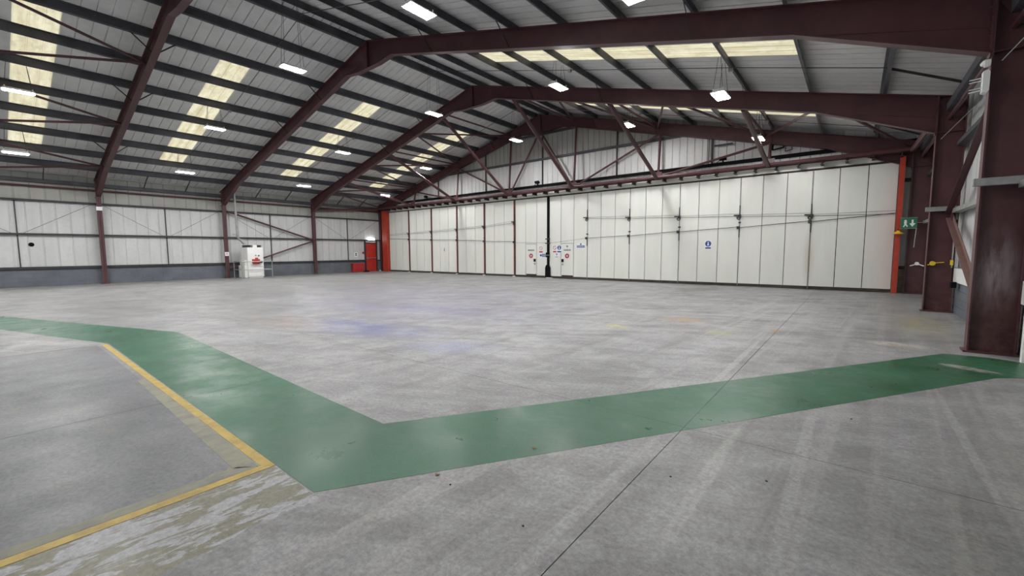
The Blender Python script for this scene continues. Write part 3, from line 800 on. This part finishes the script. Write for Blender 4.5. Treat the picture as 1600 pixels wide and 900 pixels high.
# conduits slung under the purlins above each light line
for y in (7.15, 12.95, 18.9):
    pts = [(4.4, y-0.25), (9.0, y), (XC, y), (22.6, y), (27.6, y-0.1), (30.8, y)]
    mb = MB()
    for p, q in zip(pts[:-1], pts[1:]):
        mb.tube((p[0], p[1], ztop(p[0])-0.03), (q[0], q[1], ztop(q[0])-0.03), 0.011, 5)
    obj('cable_run', mb, M['wire'], ceiling)
    for x in (9.17, 22.6, 27.6):
        obj('junction_box', MB().box(x-0.05, x+0.05, y-0.05, y+0.05, ztop(x)-0.10, ztop(x)-0.01), M['galv'], ceiling)
# small junction box hung at the ridge of the big frame
r = thing('ridge_junction_box', 'small pale junction box under the ridge at the big frame', 'junction box', (15.7, 9.9, 8.9))
obj('box', MB().box(15.62, 15.78, 9.84, 10.0, 8.62, 8.70), M['white'], r)
obj('drop_rod', MB().tube((15.7, 9.92, 8.70), (15.7, 9.92, ztop(15.7)+0.03), 0.008, 6), M['wire'], r)

# ================================================================== HEATER
h = thing('warm_air_heater', 'tall white warm air heater cabinet standing at the left wall', 'heater', (0.65, 10.85, 0))
obj('cabinet', MB().box(0.10, 1.20, 10.33, 11.22, 0.08, 1.90).box(0.14, 1.16, 10.37, 11.18, 0.0, 0.08), M['white'], h)
obj('front_panel', MB().box(1.20, 1.215, 10.36, 11.19, 0.82, 1.86), M['white'], h)
obj('lower_panel', MB().box(1.20, 1.215, 10.36, 11.19, 0.10, 0.79), M['white'], h)
bt = obj('burner', MB().box(1.215, 1.42, 10.56, 10.94, 0.93, 1.17).box(1.215, 1.36, 10.74, 10.86, 1.17, 1.26).prism([(10.60, 0.86), (10.90, 0.86), (10.94, 0.93), (10.56, 0.93)], 'x', 1.215, 1.38), M['orange'], h)
obj('motor_cap', MB().tube((1.42, 10.75, 1.06), (1.50, 10.75, 1.06), 0.09, 12), M['crimson'], bt)
obj('burner_box', MB().box(1.215, 1.36, 11.00, 11.10, 0.94, 1.06), M['black'], h)
obj('control_button', MB().disc((1.215, 10.78, 1.40), 0.045, 'x', 0.02, 10), M['galv'], h)
obj('control_button', MB().disc((1.215, 10.95, 1.38), 0.05, 'x', 0.02, 10), M['sign_green'], h)
for yy in (10.38, 10.98):
    hd = MB()
    for k in range(3): hd.box(0.2, 1.1, yy, yy+0.22, 1.92+k*0.05, 1.94+k*0.05)
    hd.box(0.25, 1.05, yy+0.02, yy+0.18, 1.90, 2.03)
    obj('outlet_grille', hd, M['rail'], h)
obj('outlet_head', MB().box(0.2, 1.15, 10.66, 10.90, 1.90, 2.05), M['white'], h)
obj('side_duct', MB().box(0.12, 1.10, 10.16, 10.33, 0.02, 0.78).box(0.20, 1.0, 10.22, 10.33, 0.78, 1.10), M['door'], h)
fl = thing('heater_flue', 'steel flue pipe rising from the white heater towards the eaves', 'flue pipe', (0.5, 10.3, 2.0))
mb = MB().tube((0.5, 10.42, 2.11), (0.5, 10.08, 2.52), 0.065, 12)
obj('elbow', mb, M['galv'], fl)
mb = MB().tube((0.5, 10.08, 2.50), (0.5, 10.02, 5.30), 0.065, 12)
for z in (2.62, 3.4, 4.4): mb.tube((0.5, 10.06, z), (0.5, 10.06, z+0.05), 0.075, 12)
obj('riser', mb, M['galv'], fl)
obj('stay', MB().tube((-0.2, 10.05, 2.73), (0.5, 10.05, 2.73), 0.015, 6), M['galv'], fl)
gd = thing('heater_guard_rail', 'galvanised tube guard rail around the white heater', 'guard rail', (1.65, 10.7, 0))
cs = [(0.3, 9.85), (1.62, 9.85), (1.62, 11.55), (0.3, 11.55)]
for p in cs:
    obj('post', MB().tube((p[0], p[1], 0), (p[0], p[1], 1.03), 0.025, 8), M['galv'], gd)
for p, q in zip(cs[:-1], cs[1:]):
    obj('top_tube', MB().tube((p[0], p[1], 1.03), (q[0], q[1], 1.03), 0.025, 8), M['galv'], gd)
    obj('mid_tube', MB().tube((p[0], p[1], 0.53), (q[0], q[1], 0.53), 0.022, 8), M['galv'], gd)

# ================================================================== RED FIRE DOOR in the left wall
fd = struct('door_3', (-0.33, 19.92, 0))
obj('door_frame', MB().box(-0.4, -0.24, 19.37, 19.45, 0, 2.47).box(-0.4, -0.24, 20.41, 20.49, 0, 2.47).box(-0.4, -0.26, 19.45, 20.41, 2.26, 2.32), M['rail'], fd)
lf = obj('door_leaf', MB().box(-0.36, -0.30, 19.46, 20.40, 0.02, 2.25), M['red'], fd)
obj('push_bar', MB().tube((-0.22, 19.52, 1.08), (-0.22, 20.32, 1.08), 0.02, 8).box(-0.30, -0.21, 19.50, 19.56, 1.02, 1.14).box(-0.30, -0.21, 20.28, 20.34, 1.02, 1.14).tube((-0.22, 19.56, 1.08), (-0.22, 19.66, 0.98), 0.015, 6), M['galv'], lf)
obj('panel_groove', MB().box(-0.299, -0.296, 19.52, 20.34, 0.86, 0.89), M['crimson'], lf)
obj('fanlight', MB().box(-0.36, -0.31, 19.46, 20.40, 2.33, 2.47), M['wall_sheet'], fd)
eb = thing('bulkhead_light', 'glowing white bulkhead light above the red fire door', 'light', (-0.2, 19.92, 2.6))
obj('base', MB().box(-0.36, -0.24, 19.68, 20.18, 2.46, 2.52), M['rail'], eb)
obj('diffuser', MB().prism([(-0.36, 2.52), (-0.16, 2.52), (-0.13, 2.58), (-0.16, 2.68), (-0.36, 2.70)], 'y', 19.64, 20.22), M['lamp_small'], eb)
rc = thing('red_cabinet', 'low crimson cabinet on the floor left of the red fire door', 'cabinet', (-0.18, 18.6, 0))
obj('body', MB().box(-0.20, 0.06, 18.10, 19.08, 0.02, 0.66), M['crimson'], rc)
obj('lid', MB().box(-0.21, 0.08, 18.07, 19.11, 0.66, 0.70), M['orange'], rc)
tag(obj('rubber_mat', MB().prism([(18.85, 0.0), (19.34, 0.0), (19.34, 0.06), (19.2, 0.12), (19.0, 0.07)], 'x', 0.10, 0.34), M['black'], org=(0.2, 19.1, 0)), 'black rolled mat on the floor in front of the red cabinet corner', 'mat')
tag(obj('floor_bottle', MB().tube((-0.12, 20.62, 0), (-0.12, 20.62, 0.10), 0.06, 10, 0.04), M['white'], org=(-0.12, 20.62, 0)), 'small white tub on the floor right of the red fire door', 'tub')

# ================================================================== SIGNS
SI = 0
def sign_y(label, x, z, w, hh, y, parts, plate=M['sign_white'], grp=None):
    r = thing('sign', label, 'sign', (x, y, z), grp)
    obj('plate', MB().box(x-w/2, x+w/2, y-0.004, y, z-hh/2, z+hh/2), plate, r)
    for nm, mb, mat in parts: obj(nm, mb, mat, r)
    return r
yp = DY - 0.0125 
def prohib(x, z, r, y):
    mb = MB().ring((x, y-0.004, z), r*0.78, r, 'y', 0.004, 20)
    mb.bar((x-r*0.6, y-0.006, z+r*0.6), (x+r*0.6, y-0.006, z-r*0.6), 0.004, r*0.18, up=(0.7,0,0.7))
    return mb
def rows(x, z, w, n, y, hh=0.02, gap=0.035):
    mb = MB()
    for k in range(n):
        q = x-w/2; zz = z-k*gap
        while q < x+w/2-0.01:
            L = random.choice((0.03, 0.05, 0.07)); e = min(q+L, x+w/2)
            mb.box(q, e, y-0.007, y-0.004, zz-hh/2, zz+hh/2); q = e+0.014
    return mb
Ys = DY - 0.001
def person_pic(x, z, s, y):
    return MB().disc((x, y-0.004, z+0.35*s), 0.16*s, 'y', 0.004, 10).prism([(x-0.22*s, z-0.5*s), (x+0.22*s, z-0.5*s), (x+0.14*s, z+0.15*s), (x-0.14*s, z+0.15*s)], 'y', y-0.008, y-0.004)
cxL = (14.78+15.62)/2; cxR = (19.0+16.46*2)/3 + 0.423
cxR = 16.46 + (19.0-16.46)/2
cxL = 13.94 + (16.46-13.94)/2
for nm, cx_ in (('left', cxL), ('right', cxR)):
    Yw = DY - 0.009
    r = thing('sign', 'dark lettered strip sign on the %s small door in the sliding doors' % nm, 'sign', (cx_, Yw, 1.6))
    obj('plate', MB().box(cx_-0.25, cx_+0.25, Yw-0.004, Yw, 1.58, 1.68), M['sign_white'], r)
    obj('lettering', rows(cx_, 1.655, 0.46, 2, Yw, 0.036, 0.046), M['sign_navy'], r)
    r = thing('sign', 'round red pictogram sign on the %s small door in the sliding doors' % nm, 'sign', (cx_, Yw, 1.3))
    obj('plate', MB().disc((cx_, Yw, 1.30), 0.19, 'y', 0.004, 24), M['sign_white'], r)
    obj('red_ring', MB().ring((cx_, Yw-0.004, 1.30), 0.075, 0.135, 'y', 0.004, 24), M['sign_red'], r)
    obj('dark_ring', MB().ring((cx_, Yw-0.004, 1.30), 0.048, 0.074, 'y', 0.004, 24), M['sign_navy'], r)
    fr = MB()
    for k in range(18):
        a = 2*math.pi*k/18
        fr.box(cx_+0.165*math.cos(a)-0.012, cx_+0.165*math.cos(a)+0.012, Yw-0.007, Yw-0.004, 1.30+0.165*math.sin(a)-0.012, 1.30+0.165*math.sin(a)+0.012)
    obj('lettering', fr, M['sign_red'], r)
Yw = DY - 0.009
r = thing('sign', 'small teal round symbol at the top of the right small door', 'sign', (cxR, Yw, 1.85))
obj('symbol', MB().disc((cxR, Yw, 1.84), 0.055, 'y', 0.004, 16), M['sign_teal'], r)
Ys = DY - 0.001
x = 15.92
sign_y('red prohibition sign left of the black door post', x, 1.69, 0.26, 0.42, Ys, [('red_circle', prohib(x, 1.75, 0.11, Ys), M['sign_red']), ('red_panel', MB().box(x-0.12, x+0.12, Ys-0.007, Ys-0.004, 1.49, 1.58), M['sign_red'])])
x = 16.12
sign_y('wide blue mandatory sign left of the black door post, below the red one', x, 1.33, 0.62, 0.22, Ys, [('blue_panel', MB().box(x-0.12, x+0.27, Ys-0.007, Ys-0.004, 1.24, 1.42), M['sign_blue']), ('blue_symbol', MB().disc((x-0.21, Ys-0.004, 1.33), 0.07, 'y', 0.004, 16), M['sign_blue']), ('lettering', rows(x+0.07, 1.37, 0.3, 3, Ys-0.004, 0.016, 0.04), M['sign_white'])])
x = 16.88
sign_y('red and blue double sign right of the black door post', x+0.17, 1.70, 0.62, 0.44, Ys, [
    ('red_circle', prohib(x+0.01, 1.77, 0.12, Ys), M['sign_red']), ('red_panel', MB().box(x-0.11, x+0.13, Ys-0.007, Ys-0.004, 1.50, 1.58), M['sign_red']),
    ('blue_circle', MB().disc((x+0.32, Ys-0.004, 1.77), 0.13, 'y', 0.004, 20), M['sign_blue']), ('figure', person_pic(x+0.32, 1.77, 0.18, Ys-0.004), M['sign_white']),
    ('blue_panel', MB().box(x+0.19, x+0.45, Ys-0.007, Ys-0.004, 1.50, 1.58), M['sign_blue'])])
sign_y('pale sign with small blue symbol below the red and blue double sign', 17.03, 1.33, 0.26, 0.26, Ys, [('blue_symbol', MB().ring((17.03, Ys-0.004, 1.39), 0.03, 0.06, 'y', 0.004, 16), M['sign_blue']), ('lettering', rows(17.03, 1.26, 0.2, 2, Ys, 0.02, 0.035), M['sign_blue'])])
x = 18.60
sign_y('wide blue sign right of the right small door', x, 1.86, 0.50, 0.30, Ys, [('blue_panel', MB().box(x-0.24, x+0.24, Ys-0.007, Ys-0.004, 1.76, 1.88), M['sign_blue']), ('blue_symbol', MB().disc((x, Ys-0.004, 1.95), 0.05, 'y', 0.004, 16), M['sign_blue']), ('lettering', rows(x, 1.82, 0.4, 1, Ys-0.004, 0.025), M['sign_white'])])
x = 25.20
sign_y('blue round mandatory sign alone on the right half of the sliding doors', x, 1.84, 0.30, 0.42, Ys, [('blue_circle', MB().disc((x, Ys-0.004, 1.88), 0.13, 'y', 0.004, 20), M['sign_blue']), ('figure', person_pic(x, 1.88, 0.17, Ys-0.004), M['sign_white']), ('blue_panel', MB().box(x-0.12, x+0.12, Ys-0.007, Ys-0.004, 1.65, 1.72), M['sign_blue'])])
x = 7.50
sign_y('small dark pictogram sticker on the left half of the sliding doors', x, 1.70, 0.20, 0.34, Ys, [('figure', person_pic(x, 1.74, 0.22, Ys), M['sign_navy']), ('lettering', rows(x, 1.58, 0.14, 1, Ys, 0.03), M['sign_navy'])])
# plates on the left-hand columns
def sign_x(label, x, y, z, w, hh, parts):
    r = thing('sign', label, 'sign', (x, y, z))
    obj('plate', MB().box(x, x+0.006, y-w/2, y+w/2, z-hh/2, z+hh/2), M['sign_white'], r)
    for nm, mb, mat in parts: obj(nm, mb, mat, r)
sign_x('blank white plate high on the left-hand column nearest the camera', 0.002, 4.0, 3.88, 0.24, 0.19, [])
sign_x('small white notice on the left-hand column beside the heater', 0.002, 9.6, 1.50, 0.22, 0.24, [('lettering', MB().box(0.008, 0.011, 9.54, 9.66, 1.46, 1.48).box(0.008, 0.011, 9.54, 9.64, 1.50, 1.52).box(0.008, 0.011, 9.56, 9.64, 1.54, 1.57), M['sign_red'])])
sign_x('red and black fire notice on the left wall above the crimson cabinet', -0.37, 18.62, 1.38, 0.30, 0.34, [('symbol', MB().box(-0.364, -0.36, 18.55, 18.70, 1.43, 1.49).box(-0.364, -0.36, 18.59, 18.66, 1.33, 1.43).box(-0.364, -0.36, 18.53, 18.72, 1.28, 1.33), M['sign_navy'])])
tag(obj('call_point', MB().box(-0.37, -0.29, 19.20, 19.31, 1.42, 1.60), M['crimson'], org=(-0.33, 19.25, 1.5)), 'small dark red call point beside the red fire door', 'call point')

# ================================================================== RIGHT END DETAILS
YE = 20.25
ex = thing('exit_sign', 'green hanging exit sign with running man at the right end of the doors', 'sign', (31.85, YE, 2.48))
obj('panel', MB().box(31.64, 32.06, YE-0.02, YE+0.02, 2.31, 2.67), M['sign_green'], ex)
obj('pictogram', MB().disc((31.76, YE-0.02, 2.57), 0.035, 'y', 0.004, 10).prism([(31.73, 2.46), (31.79, 2.46), (31.80, 2.54), (31.72, 2.54)], 'y', YE-0.024, YE-0.02).prism([(31.70, 2.36), (31.73, 2.36), (31.78, 2.46), (31.74, 2.46)], 'y', YE-0.024, YE-0.02).prism([(31.80, 2.36), (31.83, 2.38), (31.78, 2.47), (31.75, 2.45)], 'y', YE-0.024, YE-0.02), M['sign_white'], ex)
obj('arrow', MB().prism([(31.94, 2.36), (32.02, 2.48), (31.965, 2.48), (31.965, 2.60), (31.915, 2.60), (31.915, 2.48), (31.86, 2.48)], 'y', YE-0.024, YE-0.02), M['sign_white'], ex)
obj('frame', MB().box(31.63, 32.07, YE-0.025, YE+0.025, 2.67, 2.685).box(31.63, 32.07, YE-0.025, YE+0.025, 2.295, 2.31), M['galv'], ex)
obj('hanging_rod', MB().tube((32.05, YE, 2.3), (32.02, YE, 1.65), 0.012, 6), M['galv'], ex)
obj('support_arm', MB().tube((32.0, YE, 2.5), (32.4, YE, 2.5), 0.012, 6), M['galv'], ex)
ys_ = thing('yellow_lamp_shade', 'yellow conical lamp shade on the right orange jamb', 'lamp', (31.58, 20.4, 2.2))
obj('shade', MB().tube((31.60, 20.4, 2.13), (31.60, 20.4, 2.21), 0.19, 20, 0.06).tube((31.60, 20.4, 2.21), (31.60, 20.4, 2.25), 0.05, 12, 0.03), M['yellow_paint'], ys_)
obj('stem', MB().tube((31.60, 20.4, 2.25), (31.60, 20.62, 2.30), 0.012, 6), M['black'], ys_)
yt = thing('yellow_twin_lamp', 'small yellow bracket fitting on the second big right-hand column', 'fitting', (32.0, 15.1, 1.22))
obj('body', MB().tube((31.99, 15.19, 1.23), (31.99, 15.06, 1.23), 0.055, 12), M['yellow_paint'], yt)
obj('arm', MB().bar((31.99, 15.10, 1.24), (32.20, 15.12, 1.26), 0.015, 0.02).bar((31.99, 15.10, 1.22), (31.90, 15.10, 1.19), 0.015, 0.02), M['yellow_paint'], yt)
wt = thing('white_twin_lamp', 'small white twin bracket fitting beside the far right column', 'fitting', (32.16, 20.6, 1.05))
obj('body', MB().tube((32.16, 20.7, 1.08), (32.16, 20.58, 1.08), 0.06, 12), M['white'], wt)
obj('arm', MB().bar((32.16, 20.6, 1.07), (31.98, 20.55, 1.0), 0.03, 0.03).bar((32.16, 20.6, 1.07), (32.34, 20.55, 1.0), 0.03, 0.03), M['white'], wt)
# access point and camera on the big column
ap = thing('antenna_box', 'white box with four antennas high on the nearest right-hand column', 'access point', (31.80, 9.45, 4.05))
obj('case', MB().prism([(31.79, 3.90), (31.84, 3.88), (31.86, 3.92), (31.86, 4.18), (31.84, 4.22), (31.79, 4.20)], 'y', 9.44, 9.56), M['white'], ap)
for z in (3.94, 3.98, 4.08, 4.12):
    obj('antenna', MB().tube((31.79, 9.50, z), (31.66, 9.50, z-0.01), 0.007, 6), M['white'], ap)
tag(obj('dome_camera', MB().tube((31.86, 9.50, 4.32), (31.80, 9.50, 4.32), 0.055, 14).tube((31.80, 9.50, 4.32), (31.76, 9.50, 4.31), 0.05, 14, 0.02), M['white'], org=(31.82, 9.5, 4.32)), 'small white dome camera above the white antenna box', 'camera')
# services on the right wall
cd = thing('wall_conduit', 'pale vertical conduit with yellow label behind the second big right-hand column', 'conduit', (32.34, 14.9, 1.6))
obj('pipe', MB().tube((32.34, 15.0, 1.13), (32.34, 15.0, 2.45), 0.03, 8), M['galv'], cd)
obj('cable', MB().tube((32.33, 14.85, 0.80), (32.33, 14.85, 2.3), 0.012, 6), M['black'], cd)
obj('label_plate', MB().box(32.29, 32.30, 14.62, 15.02, 1.20, 1.32), M['yellow_paint'], cd)
obj('switch_box', MB().box(32.28, 32.37, 14.5, 14.7, 0.66, 0.80), M['black'], cd)
hk = thing('hose_bracket', 'dark hook bracket on the white wall right of the nearest big column', 'bracket', (32.4, 9.3, 1.4))
obj('hook', MB().ring((32.40, 9.28, 1.50), 0.03, 0.045, 'x', 0.02, 12).box(32.38, 32.44, 9.27, 9.37, 1.26, 1.33), M['black'], hk)

# ================================================================== CABLE on the big frames
for y, lb in ((9.6, 'thin pale cable along the right side of the large near frame'), (15.2, 'thin pale cable on the second frame beside the column')):
    tag(obj('hanging_cable', MB().tube((31.95, y-0.25, ztop(0)-1.1), (32.4, y-1.6, ztop(0)-0.6), 0.008, 5), M['galv'], org=(31.95, y-0.25, 4.3)), lb, 'cable')

# cable loops, bars and floodlights on the gable above the doors
lp = thing('cable_loop', 'black square loops of cable on the white gable above the right of the doors', 'cable', (27.85, 20.92, 5.9))
def loop(x0, x1, z0, z1, y, r_):
    mb = MB(); c4 = [(x0, z0), (x1, z0+0.05), (x1-0.05, z1), (x0+0.03, z1-0.03)]
    for a_, b_ in zip(c4, c4[1:]+c4[:1]): mb.tube((a_[0], y, a_[1]), (b_[0], y, b_[1]), r_, 6)
    return mb
obj('loop', loop(27.55, 27.95, 5.72, 6.12, 20.93, 0.03), M['black'], lp)
obj('loop', loop(28.0, 28.25, 5.60, 5.92, 20.93, 0.018), M['wire'], lp)
gb = thing('gable_conduit', 'dark horizontal bar and drop pipe on the gable above the doors', 'conduit', (25.4, 20.9, 6.2))
obj('bar', MB().box(25.3, 26.05, 20.88, 20.91, 6.19, 6.26), M['rail'], gb)
obj('drop_pipe', MB().tube((25.08, 20.88, 5.45), (25.08, 20.88, 6.9), 0.022, 6).tube((25.02, 20.88, 5.45), (25.02, 20.88, 6.9), 0.015, 6), M['rail'], gb)
for fx, lb in ((15.70, 'small black floodlight on the beam above the black door post'), (25.70, 'small black floodlight on the beam above the right half of the doors'), (5.7, 'small black floodlight on the beam above the left half of the doors')):
    fo = thing('floodlight', lb, 'floodlight', (fx, 20.8, 5.45), 'unlit floodlights on the door beam')
    obj('lamp_head', MB().prism([(20.66, 5.58), (20.80, 5.52), (20.84, 5.60), (20.70, 5.68)], 'x', fx-0.14, fx+0.14), M['black'], fo)
    obj('bracket', MB().box(fx-0.02, fx+0.02, 20.76, 20.86, 5.42, 5.58), M['black'], fo)
    obj('cable', MB().tube((fx-0.1, 20.80, 5.55), (fx-0.36, 20.84, 5.42), 0.012, 5), M['black'], fo)

# ================================================================== DEBRIS
for x, y, lb in CRUMBS:
    mb = MB().prism([(x-0.007, y-0.003), (x, y-0.006), (x+0.008, y-0.002), (x+0.004, y+0.006), (x-0.005, y+0.005)], 'z', 0.0, 0.005)
    tag(obj('rubber_crumb', mb, M['rubber'], org=(x, y, 0)), lb, 'debris', 'dark crumbs on the concrete')

for k, (x, y, lb) in enumerate(((28.19, 1.94, 'curled dry leaf just outside the green walkway corner'), (28.50, 2.70, 'curled dry leaf on the edge of the green walkway'))):
    mb = MB().poly([(x-0.022, y, 0.006), (x, y-0.013, 0.002), (x+0.024, y+0.004, 0.010), (x+0.004, y+0.015, 0.003), (x, y, 0.012),
                    (x-0.022, y, 0.004), (x, y-0.013, 0.0), (x+0.024, y+0.004, 0.008), (x+0.004, y+0.015, 0.001), (x, y, 0.009)],
                   [(0,1,4), (1,2,4), (2,3,4), (3,0,4), (5,9,6), (6,9,7), (7,9,8), (8,9,5), (0,5,6,1), (1,6,7,2), (2,7,8,3), (3,8,5,0)])
    tag(obj('dry_leaf', mb, M['leaf'], org=(x, y, 0)), lb, 'leaf')
